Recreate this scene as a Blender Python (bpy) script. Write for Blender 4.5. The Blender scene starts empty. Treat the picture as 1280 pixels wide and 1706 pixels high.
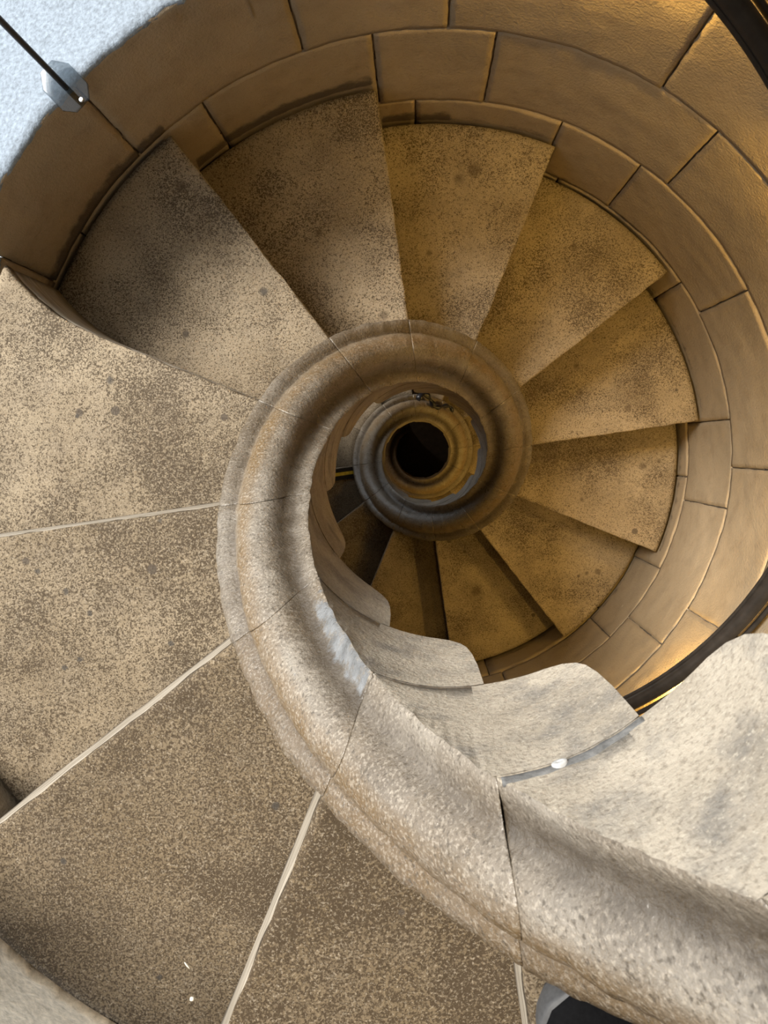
import bpy, math, random
from mathutils import Vector, Matrix, noise
random.seed(7)
C = bpy.context.scene.collection
H = 0.18                       # rise of one step
TH0, DT = 3.283918, -math.pi / 6  # bearing of step 0, turn per step (12 steps per turn)
R_LIP, R_LEDGE, R_TREAD, R_WALL = 0.169, 0.291, 0.738, 0.747
Z_FLOOR = -26.3 * H

def pol(r, k, z):
    a = TH0 + k * DT
    return Vector((r * math.cos(a), r * math.sin(a), z))

def nz(v, s, seed=0.0):
    return noise.noise(Vector((v.x * s + seed, v.y * s + seed * 1.7, v.z * s - seed)))

# ------------------------------------------------------------ materials
def new_mat(name):
    m = bpy.data.materials.new(name); m.use_nodes = True
    nt = m.node_tree; nt.nodes.clear()
    out = nt.nodes.new('ShaderNodeOutputMaterial')
    b = nt.nodes.new('ShaderNodeBsdfPrincipled')
    nt.links.new(b.outputs[0], out.inputs[0])
    return m, nt, b

class G:
    """short hand for wiring nodes"""
    def __init__(s, nt):
        s.nt = nt
        tc = nt.nodes.new('ShaderNodeTexCoord'); s.co = tc.outputs['Object']
    def link(s, a, b): s.nt.links.new(a, b)
    def noise(s, scale, detail=4, rough=.55, off=0.0, dist=0.0):
        n = s.nt.nodes.new('ShaderNodeTexNoise')
        n.inputs['Scale'].default_value = scale; n.inputs['Detail'].default_value = detail
        n.inputs['Roughness'].default_value = rough; n.inputs['Distortion'].default_value = dist
        mp = s.nt.nodes.new('ShaderNodeMapping'); mp.inputs['Location'].default_value = (off, off * .7, -off)
        s.link(s.co, mp.inputs[0]); s.link(mp.outputs[0], n.inputs['Vector'])
        return n.outputs['Fac']
    def voro(s, scale, off=0.0, rand=1.0):
        n = s.nt.nodes.new('ShaderNodeTexVoronoi'); n.inputs['Scale'].default_value = scale
        n.inputs['Randomness'].default_value = rand
        mp = s.nt.nodes.new('ShaderNodeMapping'); mp.inputs['Location'].default_value = (off, -off, off)
        s.link(s.co, mp.inputs[0]); s.link(mp.outputs[0], n.inputs['Vector'])
        return n.outputs['Distance'], n.outputs['Color']
    def ramp(s, f, a, b, va=0.0, vb=1.0):
        n = s.nt.nodes.new('ShaderNodeMapRange'); n.clamp = True
        n.inputs[1].default_value = a; n.inputs[2].default_value = b
        n.inputs[3].default_value = va; n.inputs[4].default_value = vb
        s.link(f, n.inputs[0]); return n.outputs[0]
    def math(s, op, a, b):
        n = s.nt.nodes.new('ShaderNodeMath'); n.operation = op
        for i, x in enumerate((a, b)):
            if isinstance(x, (int, float)): n.inputs[i].default_value = x
            else: s.link(x, n.inputs[i])
        return n.outputs[0]
    def mix(s, f, a, b):
        n = s.nt.nodes.new('ShaderNodeMix'); n.data_type = 'RGBA'
        if isinstance(f, (int, float)): n.inputs[0].default_value = f
        else: s.link(f, n.inputs[0])
        for i, x in ((6, a), (7, b)):
            if isinstance(x, tuple): n.inputs[i].default_value = (*x, 1)
            else: s.link(x, n.inputs[i])
        return n.outputs[2]
    def bump(s, h, strength, dist, prev=None):
        n = s.nt.nodes.new('ShaderNodeBump'); n.inputs['Strength'].default_value = strength
        n.inputs['Distance'].default_value = dist; s.link(h, n.inputs['Height'])
        if prev: s.link(prev, n.inputs['Normal'])
        return n.outputs[0]
    def attr(s, name):
        n = s.nt.nodes.new('ShaderNodeAttribute'); n.attribute_name = name; return n.outputs['Fac']
    def rnd(s):
        n = s.nt.nodes.new('ShaderNodeObjectInfo'); return n.outputs['Random']

# stains and chips in the treads: x, y, step, radius
SPOTS = [(0.067, 0.621, 4, 0.0130), (0.099, 0.638, 4, 0.0130), (0.002, 0.463, 4, 0.0070), (0.174, 0.388, 4, 0.0080), (0.355, 0.519, 5, 0.0100), (0.397, 0.442, 5, 0.0060), (0.544, 0.141, 6, 0.0085), (0.417, 0.180, 6, 0.0060), (0.403, 0.252, 6, 0.0070), (0.641, -0.021, 7, 0.0110), (0.512, 0.0, 7, 0.0060), (0.686, -0.006, 7, 0.0060), (0.465, -0.119, 7, 0.0060), (0.559, -0.364, 8, 0.0080), (0.524, -0.370, 8, 0.0060), (0.187, -0.465, 9, 0.0170), (-0.559, 0.086, 1, 0.0040), (-0.505, 0.142, 1, 0.0060), (-0.184, -0.367, -1, 0.0050), (-0.432, -0.438, -1, 0.0042), (-0.323, -0.576, -1, 0.0040), (-0.502, -0.158, 0, 0.0048), (-0.542, -0.131, 0, 0.0055), (-0.486, -0.252, 0, 0.0044), (-0.508, -0.264, 0, 0.0042), (-0.371, -0.061, 0, 0.0042), (-0.359, -0.229, 0, 0.0042), (-0.470, -0.188, 0, 0.0040), (-0.441, 0.494, 2, 0.0100), (-0.295, 0.312, 2, 0.0070), (-0.221, 0.460, 3, 0.0060), (-0.091, 0.299, 3, 0.0090)]

def stone_tread():
    m, nt, b = new_mat('speckled_sandstone'); g = G(nt)
    big = g.noise(5, 4, .6, 3); mid = g.noise(19, 4, .6, 9)
    base = g.mix(g.ramp(big, .3, .7), (.195, .149, .094), (.350, .282, .192))
    base = g.mix(g.math('MULTIPLY', g.attr('pitted'), .78), base, (.128, .090, .048))  # darkens the whole base colour per step, beyond the pits
    base = g.mix(g.ramp(mid, .45, .75, 0, .45), base, (.165, .132, .095))
    # dark pitting, denser in drifts
    fine = g.noise(430, 2, .6, 1.3); fine2 = g.noise(215, 4, .7, 5.1)
    dens = g.ramp(g.noise(6.5, 3, .6, 21), .42, .66)
    thr = g.math('MULTIPLY_ADD', dens, .085)
    thr.node.inputs[2].default_value = -.046
    thr = g.math('ADD', thr, g.math('MULTIPLY', g.attr('pitted'), .062))
    pit = g.ramp(g.math('ADD', g.math('ADD', g.math('MULTIPLY', fine, .50), g.math('MULTIPLY', fine2, .50)), thr), .470, .575)
    col = g.mix(g.math('MULTIPLY', pit, .94), base, (.054, .036, .019))
    grain = g.noise(420, 1, .5, 7)
    col = g.mix(g.ramp(grain, .58, .72, 0, .4), col, (.46, .39, .29))
    # sparse dark inclusions
    d, vc = g.voro(17, 4.2)
    dw = g.math('ADD', d, g.math('MULTIPLY', g.math('SUBTRACT', fine2, .5), .10))
    sp = nt.nodes.new('ShaderNodeSeparateColor'); g.link(vc, sp.inputs[0])
    rad = g.ramp(sp.outputs[0], .55, 1, -.05, .15)
    spot = g.ramp(g.math('SUBTRACT', dw, rad), .0, .02, .85, 0)
    col = g.mix(spot, col, (.075, .058, .042))
    acc_d = acc_s = None
    for x, y, K, rad in SPOTS:
        v = nt.nodes.new('ShaderNodeVectorMath'); v.operation = 'DISTANCE'; v.inputs[1].default_value = (x, y, -K * H)
        g.link(g.co, v.inputs[0])
        dd = g.math('ADD', v.outputs['Value'], g.math('MULTIPLY', g.math('SUBTRACT', fine2 if rad < .007 else mid, .5), rad * 2.2))
        q = g.ramp(dd, rad * .55, rad * 1.35, 1, 0) if rad >= .006 else g.ramp(dd, rad * .7, rad * 1.05, 1, 0)
        if rad >= .0095 or K > 2: acc_s = q if acc_s is None else g.math('MAXIMUM', acc_s, q)
        else: acc_d = q if acc_d is None else g.math('MAXIMUM', acc_d, q)
    col = g.mix(g.math('MULTIPLY', acc_s, .62), col, (.070, .048, .028))
    col = g.mix(g.math('MULTIPLY', acc_d, .82), col, (.055, .048, .040))
    g.link(col, b.inputs['Base Color'])
    b.inputs['Roughness'].default_value = .78
    b.inputs['Specular IOR Level'].default_value = .3
    h = g.math('SUBTRACT', g.math('MULTIPLY', fine, .7), g.math('MULTIPLY', pit, .8))
    n1 = g.bump(h, .55, .0016); n2 = g.bump(g.noise(36, 4, .6, 2), .35, .006, n1)
    g.link(n2, b.inputs['Normal'])
    return m

def stone_rail():
    m, nt, b = new_mat('worn_rail_stone'); g = G(nt)
    big = g.noise(7, 4, .6, 13); mid = g.noise(26, 5, .65, 4)
    base = g.mix(g.ramp(big, .35, .65), (.165, .130, .090), (.270, .240, .198))
    base = g.mix(g.ramp(mid, .42, .72, 0, .65), base, (.105, .085, .063))
    base = g.mix(g.math('MULTIPLY', g.attr('flank'), g.ramp(g.noise(22, 4, .6, 41), .25, .6, .45, 1)), base, (.150, .096, .043))
    grain = g.noise(330, 2, .6, 8)
    base = g.mix(g.ramp(grain, .50, .66, 0, .5), base, (.44, .385, .31))
    base = g.mix(g.ramp(g.noise(260, 2, .6, 31), .54, .70, 0, .75), base, (.060, .046, .030))
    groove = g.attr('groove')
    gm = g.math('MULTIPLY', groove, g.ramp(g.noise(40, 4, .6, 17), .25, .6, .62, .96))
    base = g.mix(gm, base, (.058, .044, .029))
    patch = g.attr('cement')
    pm = g.ramp(g.math('ADD', patch, g.math('MULTIPLY', g.math('SUBTRACT', g.noise(48, 6, .72, 3), .5), 2.2)), .40, .75)
    cem = g.mix(g.ramp(g.noise(60, 4, .6, 6), .3, .7), (.095, .097, .097), (.215, .22, .222))
    col = g.mix(pm, base, cem)
    g.link(col, b.inputs['Base Color'])
    rg = g.ramp(g.noise(60, 3, .6, 12), .3, .7, .24, .42)
    g.link(g.math('SUBTRACT', rg, g.math('MULTIPLY', pm, .16)), b.inputs['Roughness'])
    b.inputs['Specular IOR Level'].default_value = .65
    n1 = g.bump(g.noise(260, 3, .65, 5), .6, .0022); n2 = g.bump(mid, .5, .006, n1)
    g.link(n2, b.inputs['Normal'])
    return m

def stone_string():
    m, nt, b = new_mat('pale_string_stone'); g = G(nt)
    base = g.mix(g.ramp(g.noise(9, 4, .6, 2), .35, .65), (.31, .268, .208), (.46, .405, .325))
    base = g.mix(g.ramp(g.noise(21, 5, .65, 6), .48, .70, 0, .8), base, (.165, .155, .140))
    base = g.mix(g.ramp(g.noise(300, 2, .6, 3), .52, .68, 0, .45), base, (.12, .095, .068))
    base = g.mix(g.ramp(g.noise(380, 2, .6, 14), .56, .70, 0, .5), base, (.52, .47, .38))
    g.link(base, b.inputs['Base Color']); b.inputs['Roughness'].default_value = .8
    b.inputs['Specular IOR Level'].default_value = .3
    n1 = g.bump(g.noise(220, 3, .65, 5), .6, .002); n2 = g.bump(g.noise(30, 4, .6, 9), .35, .006, n1)
    g.link(n2, b.inputs['Normal'])
    return m

def stone_riser():
    m, nt, b = new_mat('pale_riser_stone'); g = G(nt)
    mp = nt.nodes.new('ShaderNodeMapping'); mp.inputs['Scale'].default_value = (1, 1, 6); g.link(g.co, mp.inputs[0])
    n = nt.nodes.new('ShaderNodeTexNoise'); n.inputs['Scale'].default_value = 14; n.inputs['Detail'].default_value = 5
    g.link(mp.outputs[0], n.inputs['Vector'])
    base = g.mix(g.ramp(n.outputs['Fac'], .3, .7), (.20, .168, .122), (.40, .35, .28))
    g.link(base, b.inputs['Base Color']); b.inputs['Roughness'].default_value = .8
    g.link(g.bump(n.outputs['Fac'], .5, .004), b.inputs['Normal'])
    return m

def stone_wall():
    m, nt, b = new_mat('dressed_wall_stone'); g = G(nt)
    base = g.mix(g.ramp(g.noise(3.2, 5, .6, 5), .3, .7), (.268, .207, .133), (.358, .281, .188))
    base = g.mix(g.ramp(g.noise(23, 5, .6, 8), .5, .75, 0, .4), base, (.17, .122, .075))
    base = g.mix(g.ramp(g.noise(310, 2, .6, 4), .58, .72, 0, .3), base, (.38, .30, .20))
    base = g.mix(g.ramp(g.noise(290, 2, .6, 44), .60, .74, 0, .4), base, (.11, .08, .05))
    d, vc = g.voro(14, 1.7)
    sp = nt.nodes.new('ShaderNodeSeparateColor'); g.link(vc, sp.inputs[0])
    spot = g.ramp(g.math('SUBTRACT', d, g.ramp(sp.outputs[1], .8, 1, -.05, .06)), 0, .02, .6, 0)
    base = g.mix(spot, base, (.52, .44, .33))
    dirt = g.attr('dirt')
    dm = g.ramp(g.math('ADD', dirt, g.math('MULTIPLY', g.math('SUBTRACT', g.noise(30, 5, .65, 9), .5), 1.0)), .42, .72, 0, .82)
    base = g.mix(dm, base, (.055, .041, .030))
    g.link(base, b.inputs['Base Color']); b.inputs['Roughness'].default_value = .62
    b.inputs['Specular IOR Level'].default_value = .35
    n1 = g.bump(g.noise(190, 3, .65, 3), .6, .0028); n2 = g.bump(g.noise(30, 4, .6, 7), .25, .006, n1)
    g.link(n2, b.inputs['Normal'])
    return m

def simple(name, col, rough=.6, metal=0.0, bumpy=0.0, scale=120, var=.25):
    m, nt, b = new_mat(name); g = G(nt)
    n = g.noise(scale, 4, .6, 2)
    c = g.mix(g.ramp(n, .3, .7), tuple(x * (1 - var) for x in col), tuple(min(1, x * (1 + var)) for x in col))
    g.link(c, b.inputs['Base Color'])
    b.inputs['Roughness'].default_value = rough; b.inputs['Metallic'].default_value = metal
    if bumpy: g.link(g.bump(n, .5, bumpy), b.inputs['Normal'])
    return m

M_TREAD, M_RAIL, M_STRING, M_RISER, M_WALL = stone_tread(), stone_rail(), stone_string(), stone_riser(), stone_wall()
M_MORTAR = simple('dark_mortar', (.09, .068, .046), .9, 0, .003, 90)
M_BED = simple('grey_bed_mortar', (.125, .124, .12), .8, 0, .003, 140, .35)
M_SILL = simple('whitewashed_sill', (.205, .245, .29), .8, 0, .005, 170, .32)
M_LIMED = simple('limewashed_stone', (.60, .50, .37), .85, 0, .005, 110, .3)
M_METAL = simple('black_painted_steel', (.045, .037, .030), .33, .3, 0, 40)
M_ROD = simple('dark_rod_steel', (.03, .032, .036), .45, .2)
M_SCREW = simple('bright_screw_steel', (.75, .75, .75), .3, .9)
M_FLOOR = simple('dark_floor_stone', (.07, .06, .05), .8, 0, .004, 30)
M_BLOCKER = simple('blocker_stone', (.16, .13, .10), .9, 0, .004, 40)
M_BLACK = simple('black_leather', (.004, .004, .0045), .85, 0, .0006, 400)
[n for n in M_BLACK.node_tree.nodes if n.type == 'BSDF_PRINCIPLED'][0].inputs['Specular IOR Level'].default_value = .08
M_SOLE = simple('dark_grey_rubber', (.055, .055, .056), .6, 0, .0006, 200)
M_LACE = simple('black_lace_cord', (.02, .02, .02), .8)
M_PEBBLE = simple('cream_pebble', (.70, .56, .40), .7, 0, .001, 200)
M_CHIP = simple('white_chip', (.80, .74, .62), .7, 0, .001, 200)
M_LEAD = simple('white_lead', (.5, .5, .49), .4, 0, .001, 200, .15)
M_YELLOW = simple('yellow_tape', (.50, .36, .03), .5)
M_CABLE = simple('black_cable_rubber', (.008, .008, .010), .4)

def glass():
    m, nt, b = new_mat('clear_acrylic'); nt.nodes.remove(b)
    tr = nt.nodes.new('ShaderNodeBsdfTransparent'); tr.inputs[0].default_value = (.62, .65, .67, 1)
    gl = nt.nodes.new('ShaderNodeBsdfGlossy'); gl.inputs['Roughness'].default_value = .04
    mx = nt.nodes.new('ShaderNodeMixShader'); mx.inputs[0].default_value = .04
    nt.links.new(tr.outputs[0], mx.inputs[1]); nt.links.new(gl.outputs[0], mx.inputs[2])
    nt.links.new(mx.outputs[0], [n for n in nt.nodes if n.type == 'OUTPUT_MATERIAL'][0].inputs[0])
    return m
M_GLASS = glass()

# ------------------------------------------------------------ mesh builder
class MB:
    def __init__(s): s.v, s.f, s.mi, s.at, s.sm = [], [], [], {}, []
    def vert(s, p, **at):
        s.v.append(p)
        for n, x in at.items(): s.at.setdefault(n, {})[len(s.v) - 1] = x
        return len(s.v) - 1
    def face(s, idx, mi=0, smooth=True): s.f.append(idx); s.mi.append(mi); s.sm.append(smooth)
    def grid(s, rows, mi=0, closed=False, smooth=True):
        """rows: list of lists of vertex ids"""
        for a, b in zip(rows[:-1], rows[1:]):
            n = len(a)
            for i in range(n if closed else n - 1):
                j = (i + 1) % n
                s.face((a[i], a[j], b[j], b[i]), mi, smooth)
    def build(s, name, mats, parent=None, recalc=True):
        me = bpy.data.meshes.new(name)
        me.from_pydata([tuple(p) for p in s.v], [], s.f)
        mats = mats if isinstance(mats, (list, tuple)) else [mats]
        for m in mats: me.materials.append(m)
        me.polygons.foreach_set('material_index', s.mi)
        me.polygons.foreach_set('use_smooth', s.sm)
        for n, d in s.at.items():
            a = me.attributes.new(n, 'FLOAT', 'POINT')
            vals = [0.0] * len(s.v)
            for i, x in d.items(): vals[i] = x
            a.data.foreach_set('value', vals)
        if recalc:
            import bmesh
            bm = bmesh.new(); bm.from_mesh(me); bmesh.ops.recalc_face_normals(bm, faces=bm.faces); bm.to_mesh(me); bm.free()
        me.update()
        o = bpy.data.objects.new(name, me); C.objects.link(o)
        if parent:
            o.parent = parent; o.matrix_parent_inverse = Matrix.Translation(parent.location).inverted()
        return o

def thing(name, label, cat, loc=(0, 0, 0), group=None):
    o = bpy.data.objects.new(name, None); C.objects.link(o); o.location = loc
    o.empty_display_size = .05
    o['label'] = label; o['category'] = cat
    if group: o['group'] = group
    return o

def tag(o, label, cat, group=None):
    o['label'] = label; o['category'] = cat
    if group: o['group'] = group
    return o

def tube(mb, pts, rad, n=12, mi=0, cap=True, flat=1.0):
    rows = []
    for i, p in enumerate(pts):
        t = (pts[min(i + 1, len(pts) - 1)] - pts[max(i - 1, 0)]).normalized()
        up = Vector((0, 0, 1)) if abs(t.z) < .95 else Vector((1, 0, 0))
        x = t.cross(up).normalized(); y = x.cross(t).normalized()
        r = rad[i] if isinstance(rad, list) else rad
        rows.append([mb.vert(p + x * math.cos(2 * math.pi * j / n) * r + y * math.sin(2 * math.pi * j / n) * r * flat) for j in range(n)])
    mb.grid(rows, mi, True)
    if cap:
        mb.face(tuple(rows[0][::-1]), mi, False); mb.face(tuple(rows[-1]), mi, False)

def lerp(a, b, t): return a + (b - a) * t

# ------------------------------------------------------------ the steps
SOFFIT = [(-.10, 0.0), (-.25, .002), (-.50, .007), (-.70, .013), (-.85, .023), (-.96, .038), (-1.02, .055), (-1.06, .082), (-1.085, .120), (-1.095, .172)]

# pitting and overall darkening of each block's tread
PITTED_DARK = {-5: .6, -4: .8, -3: .9, -2: 1.0, -1: .85, 0: .45, 1: .2, 2: .05, 3: .1, 4: .0, 5: .1, 6: .1, 7: .1, 8: .0, 9: .0, 10: .1}
def flare(r):
    f = max(0.0, (r - .56) / .18)
    return .13 * f * f

def wedge(K, r0, r1, nr, nu, mat, name, parent, front_back, noise_amp, nose=.006, top_drop=0.0):
    """the block of step K between two radii: profile in (turn, height) swept outwards"""
    mb = MB(); rows = []
    zt, zb = -K * H, -(K + 1) * H
    for i in range(nr + 1):
        r = lerp(r0, r1, i / nr); s = 1.0 / (r * abs(DT))        # metres along the arc -> steps
        prof = []
        fb = front_back * s
        prof.append((-fb, zb + .001))
        prof.append((-fb, zt - .024))
        if front_back: prof.append((0, zt - .023))
        prof.append((0, zt - nose)); prof.append((-nose * .3 * s, zt - nose * .3)); prof.append((-nose * s, zt))
        for j in range(1, nu + 1):
            u = lerp(-nose * s, -1.07, j / nu); prof.append((u, zt))
        prof.append((-1.09, zt - .004))
        for u, dz in reversed(SOFFIT): prof.append((u, zb + dz))
        row = []
        for q, (u, z) in enumerate(prof):
            p = pol(r, K + u, z)
            d = noise_amp * (nz(p, 9, K * 3.1) + .6 * nz(p, 31, K) + .35 * nz(p, 90, 2))
            if z > zt - .001: d = min(d, 0) - .0003
            elif z < zb + .08: d = max(d, 0) + .0006
            wear = 0
            if z > zt - .002:
                f = (r - .29) / .45
                if 0 < f < 1: wear = -.004 * math.sin(math.pi * f) * math.exp(-((u * r * .5236) / .07) ** 2)
            jag = noise_amp * 1.3 * nz(p, 40, K + 9) * s if u > -.1 and q > 0 and z > zb + .03 else 0
            if K == 1 and u > -.3: jag += flare(r) * (1 + u / .3)
            p = pol(r, K + u + jag, z + d + wear)
            row.append(mb.vert(p, pitted=PITTED_DARK.get(K, .3)))
        rows.append(row)
    mb.grid(rows, 0, True)
    mb.face(tuple(rows[-1]), 0, False)
    if name == 'inner_string':
        cap = []
        us = [.03, 0, -.05] + [q[0] for q in SOFFIT[:-1]] + [-1.0945]; us = sorted(set(us + [-.4, -.6]), reverse=True)
        for u in us:
            lo = 0.0
            for (ua, da), (ub, db) in zip(SOFFIT[:-1], SOFFIT[1:]):
                if ub <= u <= ua: lo = lerp(da, db, (u - ua) / (ub - ua))
            cap.append([mb.vert(pol(r0 - .0003, K + u, lerp(zb + lo + .0010, zt - .0008, j / 8)), pitted=.3) for j in range(9)])
        mb.grid(cap, 0)
    else:
        mb.face(tuple(rows[0][::-1]), 0, False)
    o = mb.build(name, mat, parent)
    return o

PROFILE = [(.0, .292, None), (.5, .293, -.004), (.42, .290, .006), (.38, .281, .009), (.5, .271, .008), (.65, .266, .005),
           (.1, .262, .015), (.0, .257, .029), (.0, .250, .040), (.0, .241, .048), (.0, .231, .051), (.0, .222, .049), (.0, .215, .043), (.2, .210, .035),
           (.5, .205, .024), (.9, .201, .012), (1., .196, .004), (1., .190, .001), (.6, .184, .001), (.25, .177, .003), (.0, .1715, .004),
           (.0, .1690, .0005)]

def rail(K, parent, nk, cement=False, shallow=1.0):
    mb = MB(); rows = []
    zb = -(K + 1) * H
    rr = random.Random(K * 13 + 5)
    swell = rr.uniform(-.0008, .0008); shift = rr.uniform(-.0006, .0006)
    for i in range(nk + 1):
        t = i / nk; k = lerp(K + .9994, K + .0006, t)
        e = min(t, 1 - t) * .30
        drop = (.0016 if K in (-4, -3) else .0004) * math.exp(-(e / .004) ** 2)
        hz = -k * H
        row = []
        for j, (gr, r, dz) in enumerate(PROFILE):
            if dz is None:
                z = zb + .0010
                p = pol(r, k, z)
            else:
                dd = dz
                if .172 < r < .212: dd = lerp(dz + .018 * math.sin((r - .172) / .040 * math.pi), dz, shallow)
                if .21 < r < .264: dd += swell
                p0 = pol(r, k, hz + dd)
                n = .0022 * nz(p0, 16, K) + .0018 * nz(p0, 38, 4) + .0010 * nz(p0, 95, 6)
                p = pol(r + shift * (1 if .18 < r < .26 else 0) + n * .8, k, hz + dd + n - drop)
                if p.z < zb + .0012: p.z = zb + .0014
            cm = 0.0
            if cement:
                a = math.exp(-((r - lerp(.176, .180, t)) / lerp(.008, .017, t)) ** 4); bq = max(0.0, min(1.0, .35 + t / .5)) * max(0.0, min(1.0, (.99 - t) / .02))
                cm = .78 * a * bq
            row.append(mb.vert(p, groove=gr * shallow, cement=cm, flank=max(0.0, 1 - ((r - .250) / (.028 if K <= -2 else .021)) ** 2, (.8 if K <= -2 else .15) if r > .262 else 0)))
        rows.append(row)
    mb.grid(rows, 0, False)
    # inner face of the rail block, down to its bed
    face = []
    for i, q in enumerate(rows):
        top = mb.v[q[-1]]; k = lerp(K + .9994, K + .0006, i / nk)
        face.append([mb.vert(pol(lerp(math.hypot(top.x, top.y), R_LIP, min(1, j / 2)), k, min(top.z, lerp(top.z, zb + .0010, j / 6)))) for j in range(7)])
    mb.grid(face, 1, False)
    # underside and ends
    for a, b, c, d in zip(rows[:-1], rows[1:], face[:-1], face[1:]): mb.face((c[-1], a[0], b[0], d[-1]), 0, False)
    mb.face(tuple(rows[0] + face[0][1:]), 0, False); mb.face(tuple((rows[-1] + face[-1][1:])[::-1]), 0, False)
    return mb.build('rail_moulding', [M_RAIL, M_STRING], parent)

STEP_LABEL = {
 -5: 'nearest stone step of the spiral, its rail block cut off by the lower right corner',
 -4: 'stone step whose large pale inner face ends rounded at the right edge, below the handrail',
 -3: 'stone step carrying the black shoe, its pale inner end above the white oval plug',
 -2: 'darkest speckled stone step at the bottom centre, left of the black shoe',
 -1: 'brown speckled stone step in the lower left, holding a white splinter and chip',
  0: 'peppered tan stone step at the left edge, between two long pale risers',
  1: 'pale bright stone step at the left edge, level with the top of the well',
  2: 'stone step below the window bar, half shadowed and half sunlit tread',
  3: 'stone step above the well, left of the nosing that runs straight down',
  4: 'stone step at the top with two round brown stains near its wall end',
  5: 'stone step upper right, its nosing running from wall to well at a slant',
  6: 'stone step right of the well with one dark chip, nosing nearly level',
  7: 'golden stone step right of the well, directly below the nearly level nosing',
  8: 'golden stone step lower right of the well, its nosing falling steeply right',
  9: 'golden stone step below the well with a dark blotch mid tread',
 10: 'narrow brown stone step straight below the well, seen past the pale stepped blocks',
 11: 'stone step in deep shadow lower left of the well, beside the rail ring',
 12: 'dark stone step left of the rail ring, with a black and yellow strip',
 13: 'dark stone step left of the rail ring, directly below the striped one',
 14: 'dark grey stone step at the upper left of the dark rail ring',
 15: 'dark grey stone step at the top of the dark rail ring',
 16: 'stone step carrying the bunched black cable deep in the well',
 17: 'stone step deep in the well at the upper right of the golden ring',
 18: 'stone step deep in the well at the right of the golden ring',
 19: 'stone step deep in the well at the lower right of the golden ring',
 20: 'stone step deep in the well at the bottom of the golden ring',
 21: 'stone step deep in the well at the lower left of the golden ring',
 22: 'stone step at the lower left rim of the black central hole',
 23: 'stone step at the left rim of the black central hole',
 24: 'stone step at the upper left rim of the black central hole',
 25: 'second lowest stone step, at the bottom of the black central hole',
 26: 'lowest stone step, standing on the dark floor below the central hole',
}
for K in range(-5, 27):
    near = K <= 0; mid = K <= 9
    root = thing('stair_step', STEP_LABEL[K], 'step', pol(.5, K - .5, -(K + 1) * H), 'stone steps of the spiral staircase')
    wedge(K, R_LEDGE - .008, R_TREAD, 40 if mid else 12, 30 if mid else 10, M_TREAD, 'tread', root, .014, .0018)
    # riser: a thin face slab under the nosing
    mb = MB(); rows = []
    nr = 40 if mid else 10
    for i in range(nr + 1):
        r = lerp(R_LEDGE + .002, R_TREAD - .002, i / nr); s = 1.0 / (r * abs(DT))
        row = []
        for off, z in ((-.001, -.0225), (.0, -.05), (.0005, -.09), (.0, -.13), (-.001, -H + .002), (-.0135, -H + .002), (-.0135, -.0225)):
            p = pol(r, K, -K * H + z); d = .0015 * nz(p, 20, K) if off > -.01 else 0
            row.append(mb.vert(pol(r, K + (off + d) * s + (flare(r) if K == 1 else 0), -K * H + z)))
        rows.append(row)
    mb.grid(rows, 0, True); mb.face(tuple(rows[0][::-1])); mb.face(tuple(rows[-1]))
    mb.build('riser', M_RISER, root)
    wedge(K, R_LIP, R_LEDGE - .009, 8, 24 if mid else 10, M_STRING, 'inner_string', root, 0.0, .0020, nose=.003)
    rail(K, root, 110 if near else (60 if mid else 40), cement=(K == -2), shallow={-3: .6}.get(K, 1.0))
    # grey mortar squeezed out of the bed joint on the well side
    mb = MB(); rows = []
    for i in range(41):
        t = i / 40; k = lerp(K + .97, K - .105, t)
        wide = K in (-4, -5); w = (.0050 if wide else .0009) + (.0016 if wide else .0004) * nz(pol(.16, k, 0), 60, K)
        row = []
        for a in range(7):
            an = math.pi * (a / 6 - .5)
            row.append(mb.vert(pol(R_LIP + .0020 - (.0036 if wide else .0024) * math.cos(an) + .0008 * nz(pol(.16, k, a), 90, K), k, -(K + 1) * H + .0008 + w * (1 + math.sin(an)))))
        row.append(mb.vert(pol(R_LIP + .004, k, -(K + 1) * H + .0008 + w)))
        rows.append(row)
    mb.grid(rows, 0, True); mb.face(tuple(rows[0][::-1])); mb.face(tuple(rows[-1]))
    if mid: mb.build('bed_joint', M_BED if wide else M_MORTAR, root)
    if K == -4:
        k, z = -3.45, .5455
        mb = MB(); rows = []
        c = pol(R_LIP - .0021, k, z); inn = pol(1, k, 0) * -1; tn = Vector((0, 0, 1)).cross(inn)
        for a, (rad, hh) in enumerate(((1, -.002), (1, .0002), (.9, .0007), (.35, .0009), (.25, .0004), (.0, .0004))):
            rows.append([mb.vert(c + inn * hh + tn * math.cos(q * math.pi / 10) * rad * .0052 + Vector((0, 0, 1)) * math.sin(q * math.pi / 10) * rad * .0036) for q in range(20)])
        mb.grid(rows, 0, True)
        o = mb.build('lead_plug', M_LEAD, root); o['label'] = 'small white oval plug in the grey joint'
    if K == 12:
        mb = MB()
        for mi, (a0, a1) in enumerate(((.004, .020), (.020, .034), (.034, .052))):
            rows = []
            for r in (.295, .4, .55, .735):
                s = 1.0 / (r * abs(DT))
                rows.append([mb.vert(pol(r, K - x * s, -K * H + zz)) for x, zz in ((a0, .003), (a1, .003), (a1, .0005), (a0, .0005))])
            mb.grid(rows, 1 if mi == 1 else 0, True, False)
            mb.face(tuple(rows[0])); mb.face(tuple(rows[-1]))
        o = mb.build('hazard_strip', [M_CABLE, M_YELLOW], root); o['label'] = 'black strip with a yellow line along the nosing'

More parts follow.
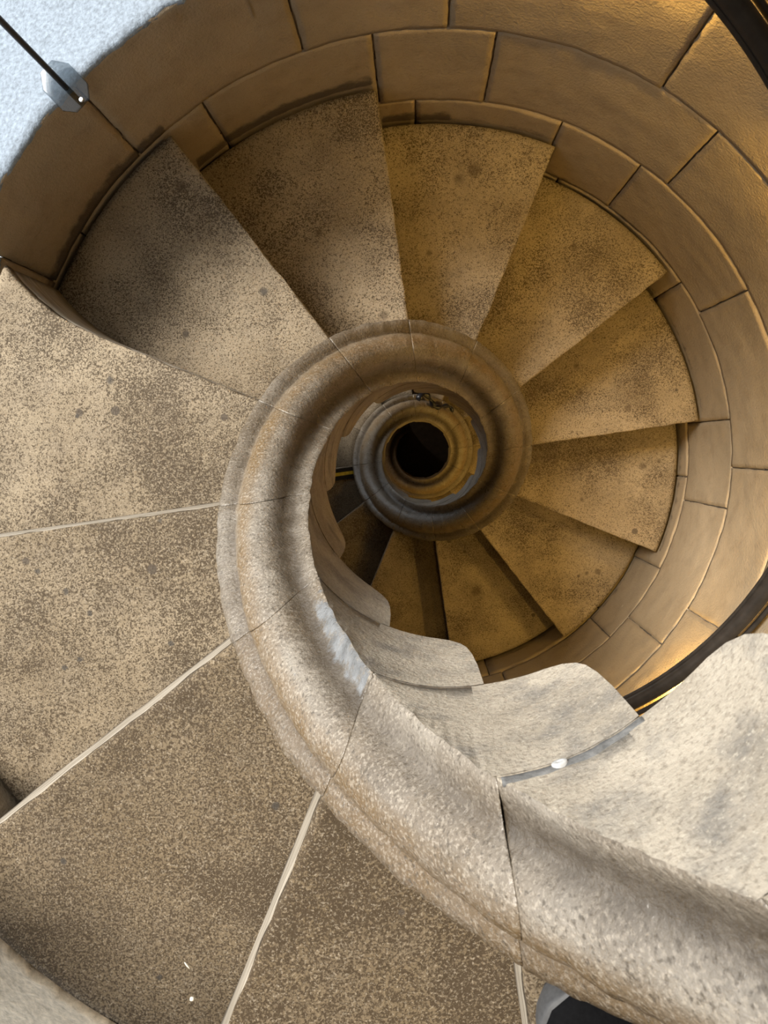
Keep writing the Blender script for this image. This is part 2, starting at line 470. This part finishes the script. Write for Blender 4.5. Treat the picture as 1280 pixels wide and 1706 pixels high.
# ------------------------------------------------------------ the wall
WIN = {'window_1': (-.75, 2.55, -.10, 2.22), 'window_3': (-2.1, -1.1, .17, .44), 'window_2': (1.1, 2.6, -2.26, -1.46)}
ROWS = [2.30, 2.22, 2.03, 1.76, 1.49, 1.22, .98, .71, .44, .17, -.10, -.36, -.628, -.897, -1.20, -1.46, -1.73, -2.00, -2.26, -2.53, -2.80, -3.07, -3.34, -3.60, -3.87, -4.14, -4.41, -4.85]
JOINTS = {(-.10): [1.84, 2.70, 3.34, 4.31, 5.28, 6.2, 7.1, 8.0, 9.1, 10.0, 11.0, 11.95],
          (-.36): [1.4, 2.2, 3.01, 3.555, 4.62, 5.62, 6.6, 7.5, 8.4, 9.5, 10.5, 11.5],
          (-.628): [.6, 1.5, 2.3, 3.2, 3.98, 4.45, 5.32, 6.31, 7.255, 8.3, 9.2, 10.2, 11.2],
          (-.897): [.2, 1.2, 2.2, 3.2, 4.1, 5.1, 6.01, 6.57, 7.53, 8.5, 9.4, 10.3, 11.3],
          (-1.20): [.5, 1.5, 2.5, 3.4, 4.4, 5.4, 6.4, 7.1, 7.73, 8.6, 9.5, 10.5, 11.5]}
wall = MB()
def panel(k0, k1, z1, z0, res, jit, seed):
    """one dressed block with a rounded edge sunk to the joint"""
    s = 1.0 / (R_WALL * abs(DT)); g = .0016
    def ax(a, b, g, e, st):
        n = max(2, int((b - a - 2 * (g + e)) / st))
        return [a, a + g, a + g + e] + [lerp(a + g + e, b - g - e, i / n) for i in range(1, n)] + [b - g - e, b - g, b]
    ks = ax(k0, k1, g * s, .0005 * s, res * s); zs = ax(z0, z1, g, .0005, res)
    rows = []
    for zi, z in enumerate(zs):
        row = []
        for ki, k in enumerate(ks):
            edge = min(ki, len(ks) - 1 - ki, zi, len(zs) - 1 - zi)
            p = pol(R_WALL, k, z)
            wob = .0014 * nz(p, 45, seed) if 0 < edge < 3 else 0
            d = {0: .0066, 1: .0058, 2: .0002}.get(edge, 0) + jit + .0022 * nz(p, 6, seed) + .0014 * nz(p, 22, seed) + .0007 * nz(p, 70, seed) + abs(wob) * 1.2
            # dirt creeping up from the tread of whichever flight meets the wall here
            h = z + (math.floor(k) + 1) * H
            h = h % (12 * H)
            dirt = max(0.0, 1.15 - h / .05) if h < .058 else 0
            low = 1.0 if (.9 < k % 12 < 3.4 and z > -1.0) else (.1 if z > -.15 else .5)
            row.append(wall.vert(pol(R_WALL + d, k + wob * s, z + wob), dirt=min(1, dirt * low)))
        rows.append(row)
    wall.grid(rows, 0)
rw = random.Random(3)
for zi, (z1, z0) in enumerate(zip(ROWS[:-1], ROWS[1:])):
    js = JOINTS.get(z1)
    if js is None:
        st = rw.uniform(0, 1); js = [st + i * 12 / 13 + rw.uniform(-.12, .12) for i in range(13)]
    js = sorted(j % 12 for j in js)
    spans = [(a, b) for a, b in zip(js, js[1:] + [js[0] + 12])]
    win = [v for v in WIN.values() if z1 <= v[3] + .02 and z0 >= v[2] - .02]
    res = .011 if -1.5 < z0 < .2 else .035
    for a, b in spans:
        parts = [(a, b)]
        if win:
            new = []
            for lo, hi in [(v[0] + o, v[1] + o) for v in win for o in (0, 12)]:
                new = []
                for x, y in parts:
                    if y <= lo or x >= hi: new.append((x, y))
                    else:
                        if x < lo - .02: new.append((x, lo))
                        if y > hi + .02: new.append((hi, y))
                parts = new
        if z1 == -.10:      # the low part of the window sill
            cut = []
            for x, y in parts:
                edges = [x] + [e for e in (1.15, 11.25, 13.15) if x + .03 < e < y - .03] + [y]
                cut += list(zip(edges[:-1], edges[1:]))
            parts = cut
        for x, y in parts:
            low = z1 == -.10 and ((x + y) / 2 % 12 < 1.15 or (x + y) / 2 % 12 > 11.25)
            panel(x, y, -.188 if low else z1, z0, res, rw.uniform(-.0012, .0018), rw.uniform(0, 50))
# mortar backing
def backing(z0, z1, k0, k1):
    n = max(4, int((k1 - k0) * 8))
    rows = [[wall.vert(pol(R_WALL + .0068, lerp(k0, k1, i / n), z)) for i in range(n + 1)] for z in (z0, z1)]
    wall.grid(rows, 1)
W1, W2, W3 = WIN['window_1'], WIN['window_2'], WIN['window_3']
backing(-4.85, W2[2] - .002, 0, 12); backing(W2[2] - .002, W2[3] - .002, W2[1], W2[0] + 12); backing(W2[3] - .002, -.195, 0, 12); backing(-.195, W1[2] - .004, 1.16, 11.25)
backing(W1[2] - .004, W1[3], W1[1], W3[0] + 12); backing(W1[2] - .004, W1[3], W3[1], W1[0]); backing(W3[3], W1[3], W3[0], W3[1]); backing(W1[2] - .004, W3[2] - .004, W3[0], W3[1]); backing(W1[3], 2.3, 0, 12)
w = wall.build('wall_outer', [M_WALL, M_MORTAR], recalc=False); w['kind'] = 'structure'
w['label'] = 'curved golden stone wall around the stairs'

def sill_z(name, zs, k):
    if name != 'window_1': return zs
    f = max(0.0, min(1.0, (k - 1.10) / .10)); f = f * f * (3 - 2 * f); q = max(0.0, min(1.0, (-.02 - k) / .04))
    return lerp(zs - .084, zs, f) + q * .17

def window(name, label, depth, mat=None):
    k_lo, k_hi, zs, zh = WIN[name]; WIN_K = (k_lo, k_hi); RO = R_WALL + depth
    root = bpy.data.objects.new(name, None); C.objects.link(root); root['kind'] = 'structure'; root['label'] = label
    root.location = pol(R_WALL, sum(WIN_K) / 2, zs)
    mb = MB(); rows = []
    n = 150
    for r_i in range(34):
        row = []
        for i in range(n + 1):
            k = lerp(WIN_K[0], WIN_K[1], i / n); f = r_i / 33
            p = pol(R_WALL, k, zs)
            jag = .004 * nz(p, 28, 1) + .003 * nz(p, 80, 3) + .0025 * nz(p, 190, 5)
            r = lerp(R_WALL - .001 + jag, RO, f ** 1.3)
            q = pol(r, k, 0)
            z = sill_z(name, zs, k) + .002 + .0014 * nz(q, 30, 2) + .0010 * nz(q, 80, 2) - .006 * math.exp(-f * 60) - (.10 * max(0, f - .1))
            row.append(mb.vert(pol(r, k, z)))
        rows.append(row)
    lip = [mb.vert(pol(R_WALL + .006 + .002 * nz(mb.v[i], 60, 7), lerp(WIN_K[0], WIN_K[1], i / n), (zs - .014 if name != 'window_1' or lerp(WIN_K[0], WIN_K[1], i / n) > 1.16 else zs - .105) + .005 * nz(mb.v[i], 45, 8))) for i in range(n + 1)]
    mb.grid([lip] + rows)
    mb.build('sill', mat or M_SILL, root, recalc=False)
    for kk, nm in ((k_lo, 'jamb'), (k_hi, 'jamb')):
        mb = MB()
        rows = [[mb.vert(pol(lerp(R_WALL, RO, i / 8), kk, lerp(zs - .12, zh, j / 10))) for i in range(9)] for j in range(11)]
        back = [[mb.vert(pol(lerp(R_WALL + .012, RO, i / 8), kk + (-.15 if kk < 1.5 else .15), lerp(zs - .12, zh, j / 10))) for i in range(9)] for j in range(11)]
        mb.grid(rows); mb.grid(back)
        mb.build(nm, M_WALL, root)
    mb = MB()
    rows = [[mb.vert(pol(lerp(R_WALL, RO, i / 8), lerp(WIN_K[0], WIN_K[1], j / 16), zh)) for i in range(9)] for j in range(17)]
    mb.grid(rows)
    rows = [[mb.vert(pol(lerp(R_WALL + .012, RO, i / 8), lerp(WIN_K[0], WIN_K[1], j / 16), zh + .05)) for i in range(9)] for j in range(17)]
    mb.grid(rows); mb.build('lintel', M_WALL, root)
    return root
window('window_1', 'deep window opening with a pale rough sill, upper left', .30)
window('window_3', 'narrow opening with a pale sill at the lower left corner', .22, M_LIMED)
window('window_2', 'lower window opening one turn further down', .40)

def disc(name, z, r, mat, up):
    mb = MB(); rows = []
    for i in range(9): rows.append([mb.vert(pol(max(.001, r * i / 8), j / 4, z + .004 * nz(pol(r * i / 8, j / 4, 0), 8, 3))) for j in range(48)])
    mb.grid(rows, 0, True); lo = [mb.vert(pol(r, j / 4, z - .06 * up)) for j in range(48)]
    mb.grid([rows[-1], lo], 0, True); mb.face(tuple(lo))
    o = mb.build(name, mat); o['kind'] = 'structure'; return o
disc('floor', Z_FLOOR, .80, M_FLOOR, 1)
disc('overhead_blocker', 2.29, .80, M_BLOCKER, -1)  # added slab keeping sky light out, where more stairs would rise

# ------------------------------------------------------------ handrail on the wall
hr = thing('wall_handrail', 'black metal handrail curving down along the golden wall at the right edge', 'handrail', pol(.70, 6, .755 - 6 * H))
K0, K1 = 3.25, 11.5
def hel(r, k, dz): return pol(r, k, -k * H + dz)
mb = MB(); tube(mb, [hel(.702, lerp(K0, K1, i / 160), .755) for i in range(161)], .0150, 16); mb.build('grip', M_METAL, hr)
mb = MB(); tube(mb, [hel(.6885, lerp(K0, K1, i / 160), .744) for i in range(161)], .0045, 8); mb.build('lamp_channel', M_METAL, hr)
mb = MB(); tube(mb, [hel(.731, lerp(K0, K1, i / 160), .752) for i in range(161)], .0055, 8); mb.build('back_bar', M_METAL, hr)
for k in (3.5, 4.75, 6.0, 7.25, 8.5, 9.75, 11.0):
    mb = MB(); tube(mb, [hel(.702, k, .742), hel(.706, k, .728), hel(.72, k, .722), hel(.748, k, .722)], .0055, 8); mb.build('bracket', M_METAL, hr)

# ------------------------------------------------------------ window bar on its clear plate
k_b = 1.812
bar = thing('window_bar', 'thin dark upright bar standing on a clear plate at the window sill', 'bar', pol(.7495, k_b, -.094))
mb = MB(); tube(mb, [pol(.7495, k_b, -.094 + i * .06) for i in range(22)], .0042, 12); mb.build('rod', M_ROD, bar)
mb = MB()
c = pol(.7495, k_b, 0); rad = pol(1, k_b, 0); tn = Vector((0, 0, 1)).cross(rad)
out8 = [(-.034, -.013), (-.034, .013), (-.018, .026), (.020, .026), (.040, .012), (.040, -.012), (.020, -.026), (-.018, -.026)]
rows = []
for sc, z in ((.97, -.0965), (1, -.0955), (1, -.0935), (.97, -.0925)):
    rows.append([mb.vert(c + rad * x * sc + tn * y * sc + Vector((0, 0, z))) for x, y in out8])
mb.grid(rows, 0, True, False); mb.face(tuple(rows[0][::-1]), 0, False); mb.face(tuple(rows[-1]), 0, False)
pl = mb.build('mounting_plate', M_GLASS, bar); pl['label'] = 'clear eight-sided plate'
mb = MB(); sc_c = pol(.7215, k_b + .01, -.0925)
for rr_, z0_, z1_ in ((.0034, 0, .002),):
    rows = [[mb.vert(sc_c + Vector((math.cos(a * math.pi / 8) * q, math.sin(a * math.pi / 8) * q, z))) for a in range(16)] for q, z in ((.0034, 0), (.0034, .0014), (.0024, .0022), (.001, .0014), (.0002, .0014))]
    mb.grid(rows, 0, True)
mb.build('screw', M_SCREW, pl)

# ------------------------------------------------------------ small things lying about
def pebble(name, loc, size, mat, label, cat, seed, rot=0):
    mb = MB(); rows = []
    for i in range(9):
        ph = math.pi * i / 8; row = []
        for j in range(12):
            th = 2 * math.pi * j / 12
            d = Vector((math.sin(ph) * math.cos(th), math.sin(ph) * math.sin(th), math.cos(ph)))
            d *= 1 + .25 * nz(d, 1.6, seed)
            d = Vector((d.x * size[0], d.y * size[1], d.z * size[2]))
            d.rotate(Matrix.Rotation(rot, 3, 'Z')); row.append(mb.vert(d))
        rows.append(row)
    mb.grid(rows, 0, True)
    o = mb.build(name, mat); o.location = loc; tag(o, label, cat); return o
pebble('pebble', (-.227, -.458, .3635), (.0024, .0019, .0016), M_CHIP, 'tiny white stone chip lying alone on the brown lower left tread', 'pebble', 3)
pebble('splinter', (-.231, -.427, .3625), (.0040, .0008, .0008), M_CHIP, 'thin white splinter lying on the brown lower left tread', 'splinter', 5, -.9)
for i, (k, s) in enumerate(((-4.16, .0042), (-4.25, .0030))):
    pebble('pebble', hel(.1625, k, .0075), (s * 1.15, s * .8, s * .7), M_PEBBLE,
           ('larger cream pebble on the near rail edge at the right' if i == 0 else 'smaller cream pebble on the near rail edge, right of the larger one'), 'pebble', 8 + i, 1.1)

# black cable bunched deep in the well
mb = MB()
pts = []
for i in range(40):
    t = i / 39; k = lerp(15.15, 16.5, t)
    pts.append(pol(.262 + .030 * math.sin(t * 9) * (1 - t * .6), k, -k * H + .086 + .008 * math.sin(t * 14)))
tube(mb, pts, [lerp(.013, .008, i / 39) * (1 + .35 * math.sin(i * .9)) for i in range(40)], 8)
tag(mb.build('black_cable', M_CABLE), 'black cable bunched on the dark rail ring deep in the well', 'cable')

# ------------------------------------------------------------ shoe of the person taking the picture
def shoe(loc, heading):
    # toe at loc, heel away from the axis
    root = thing('shoe', 'black shoe with dark grey sole on the step behind the near rail, bottom edge', 'shoe', loc)
    root.rotation_euler = (0, 0, 0)
    R_ = Matrix.Rotation(heading, 3, 'Z')
    def outline(t):      # half width left/right along the length, t=0 heel .. 1 toe
        w = .030 + .010 * math.sin(math.pi * min(1, t * 1.25)) + .008 * math.exp(-((t - .72) / .2) ** 2)
        endr = min(1.0, math.sqrt(max(0, 1 - ((t - .88) / .12) ** 2)) if t > .88 else 1.0) * (math.sqrt(max(0, 1 - ((.10 - t) / .10) ** 2)) if t < .10 else 1.0)
        return w * max(.03, endr)
    L = .25; n = 30
    def P(x, y, z): return Vector(loc) + R_ @ Vector((x, y, z))
    mb = MB(); rows = []
    for i in range(n + 1):
        t = i / n; w = outline(t); x = -t * L
        x = L * (t - 1)
        rows.append([mb.vert(P(x, y * w, z)) for y, z in ((-.96, .001), (-1.02, .004), (-1.05, .018), (-1.0, .022), (0, .022), (1.0, .022), (1.05, .018), (1.02, .004), (.96, .001), (0, .001))])
    mb.grid(rows, 0, True); mb.face(tuple(rows[0][::-1])); mb.face(tuple(rows[-1]))
    s = mb.build('sole', M_SOLE, root); s['label'] = 'dark grey rubber sole'
    mb = MB(); rows = []
    for i in range(n + 1):
        t = i / n; w = outline(t) * .97; x = L * (t - 1) * .985 - .002
        h = .085 if t < .42 else lerp(.085, .040, min(1, (t - .42) / .38))
        if t > .8: h = lerp(.040, .024, ((t - .8) / .2) ** 2)
        h = h - .02
        row = []
        for a in range(13):
            an = math.pi * a / 12
            row.append(mb.vert(P(x, math.cos(an) * w * (1 if a in (0, 12) else (1 - .12 * math.sin(an))), .0205 + math.sin(an) ** .7 * h)))
        rows.append(row)
    mb.grid(rows, 0, False); mb.face(tuple(rows[0][::-1])); mb.face(tuple(rows[-1]))
    mb.build('upper', M_BLACK, root)
    for q in range(4):
        mb = MB(); t = .50 + q * .07; x = L * (t - 1); hh = lerp(.085, .040, min(1, (t - .42) / .38)) + .002
        tube(mb, [P(x, lerp(-.018, .018, j / 6), hh - .016 * abs(j / 3 - 1) ** 2) for j in range(7)], .0018, 6)
        mb.build('lace', M_LACE, root)
    return root
shoe(tuple(pol(.2945, -3.20, .5415)), TH0 - 3.2 * DT + math.pi + .12)

# ------------------------------------------------------------ light
world = bpy.data.worlds.new('sky'); bpy.context.scene.world = world; world.use_nodes = True
bg = world.node_tree.nodes['Background']; bg.inputs[0].default_value = (.86, .93, 1.0, 1); bg.inputs[1].default_value = 1.55

def area(name, loc, target, sx, sy, power, col, portal=False, shape='RECTANGLE', spread=math.pi):
    l = bpy.data.lights.new(name, 'AREA'); l.shape = shape; l.size = sx; l.size_y = sy; l.energy = power; l.color = col; l.spread = spread
    o = bpy.data.objects.new(name, l); C.objects.link(o); o.location = loc
    o.rotation_euler = (Vector(target) - Vector(loc)).to_track_quat('-Z', 'Y').to_euler()
    if portal: l.cycles.is_portal = True
    return o
for nm, (ka, kb, za, zb) in WIN.items():
    kc = (ka + kb) / 2; zc = (za + zb) / 2
    area('window_portal', pol(R_WALL + .32, kc, zc), pol(0, kc, zc), (kb - ka) * .62, zb - za, 1, (1, 1, 1), True)
sun = bpy.data.lights.new('sun', 'SUN'); sun.energy = 7.3; sun.angle = math.radians(26); sun.color = (1.0, .95, .88)
so = bpy.data.objects.new('sun', sun); C.objects.link(so)
sd = pol(1, 1.4, math.tan(math.radians(45)))
so.location = sd * 3; so.rotation_euler = (-sd).to_track_quat('-Z', 'Y').to_euler()

WARM = (1.0, .625, .15)
def lamp(k, power, dz=.730, r=.722):
    o = area('rail_and_fill_lamp', hel(r, k, dz), hel(.76, k + .05, dz - .2), .03, .010, power, WARM)
    return o
for k, pw in ((4.05, 2.4), (5.2, 2.0), (6.4, 2.0), (7.65, 2.1), (8.9, .7)):  # weak last one added as fill for the lower risers
    lamp(k, pw)
for k in (-3.2, -1.2):  # unseen warm fill lamps added beside the upper steps
    area('rail_and_fill_lamp', hel(.715, k, .75), hel(.62, k, 0), .03, .02, .25, WARM)
area('rail_and_fill_lamp', hel(.70, 24.6, .6), hel(.1, 24.6, 0), .03, .02, .5, (1, .8, .6))  # unseen lamp added to lift the floor out of the dark
for k in (18.2, 20.0, 21.8):
    area('rail_and_fill_lamp', hel(.71, k, .74), hel(.3, k, 0), .03, .02, 2.4, WARM)

# ------------------------------------------------------------ camera
cam = bpy.data.cameras.new('camera'); co = bpy.data.objects.new('camera', cam); C.objects.link(co)
F_PX = 1261.5
cam.sensor_fit = 'VERTICAL'; cam.sensor_height = 36.0; cam.lens = F_PX / 1706 * 36.0
def rodr(r):
    th = math.sqrt(sum(x * x for x in r)); k = [x / th for x in r]
    Kx = Matrix(((0, -k[2], k[1]), (k[2], 0, -k[0]), (-k[1], k[0], 0)))
    return Matrix.Identity(3) + math.sin(th) * Kx + (1 - math.cos(th)) * (Kx @ Kx)
Mv = rodr((.085977, .041991, 0.0))
Mv = Mv @ Matrix(((1, 0, 0), (0, -1, 0), (0, 0, -1)))
right, down, fwd = Vector(Mv[0]), Vector(Mv[1]), Vector(Mv[2])
rotm = Matrix((right, -down, -fwd)).transposed()
co.matrix_world = Matrix.Translation((-.026455, .037349, .997649)) @ rotm.to_4x4()
cam.clip_start = .01
cam.dof.use_dof = True; cam.dof.focus_distance = 1.15; cam.dof.aperture_fstop = 26
bpy.context.scene.camera = co

sc = bpy.context.scene
sc.view_settings.view_transform = 'Standard'; sc.view_settings.look = 'None'
sc.view_settings.gamma = 1.0; sc.view_settings.exposure = 0.0
sc.cycles.use_denoising = True
sc.cycles.max_bounces = 8; sc.cycles.diffuse_bounces = 4
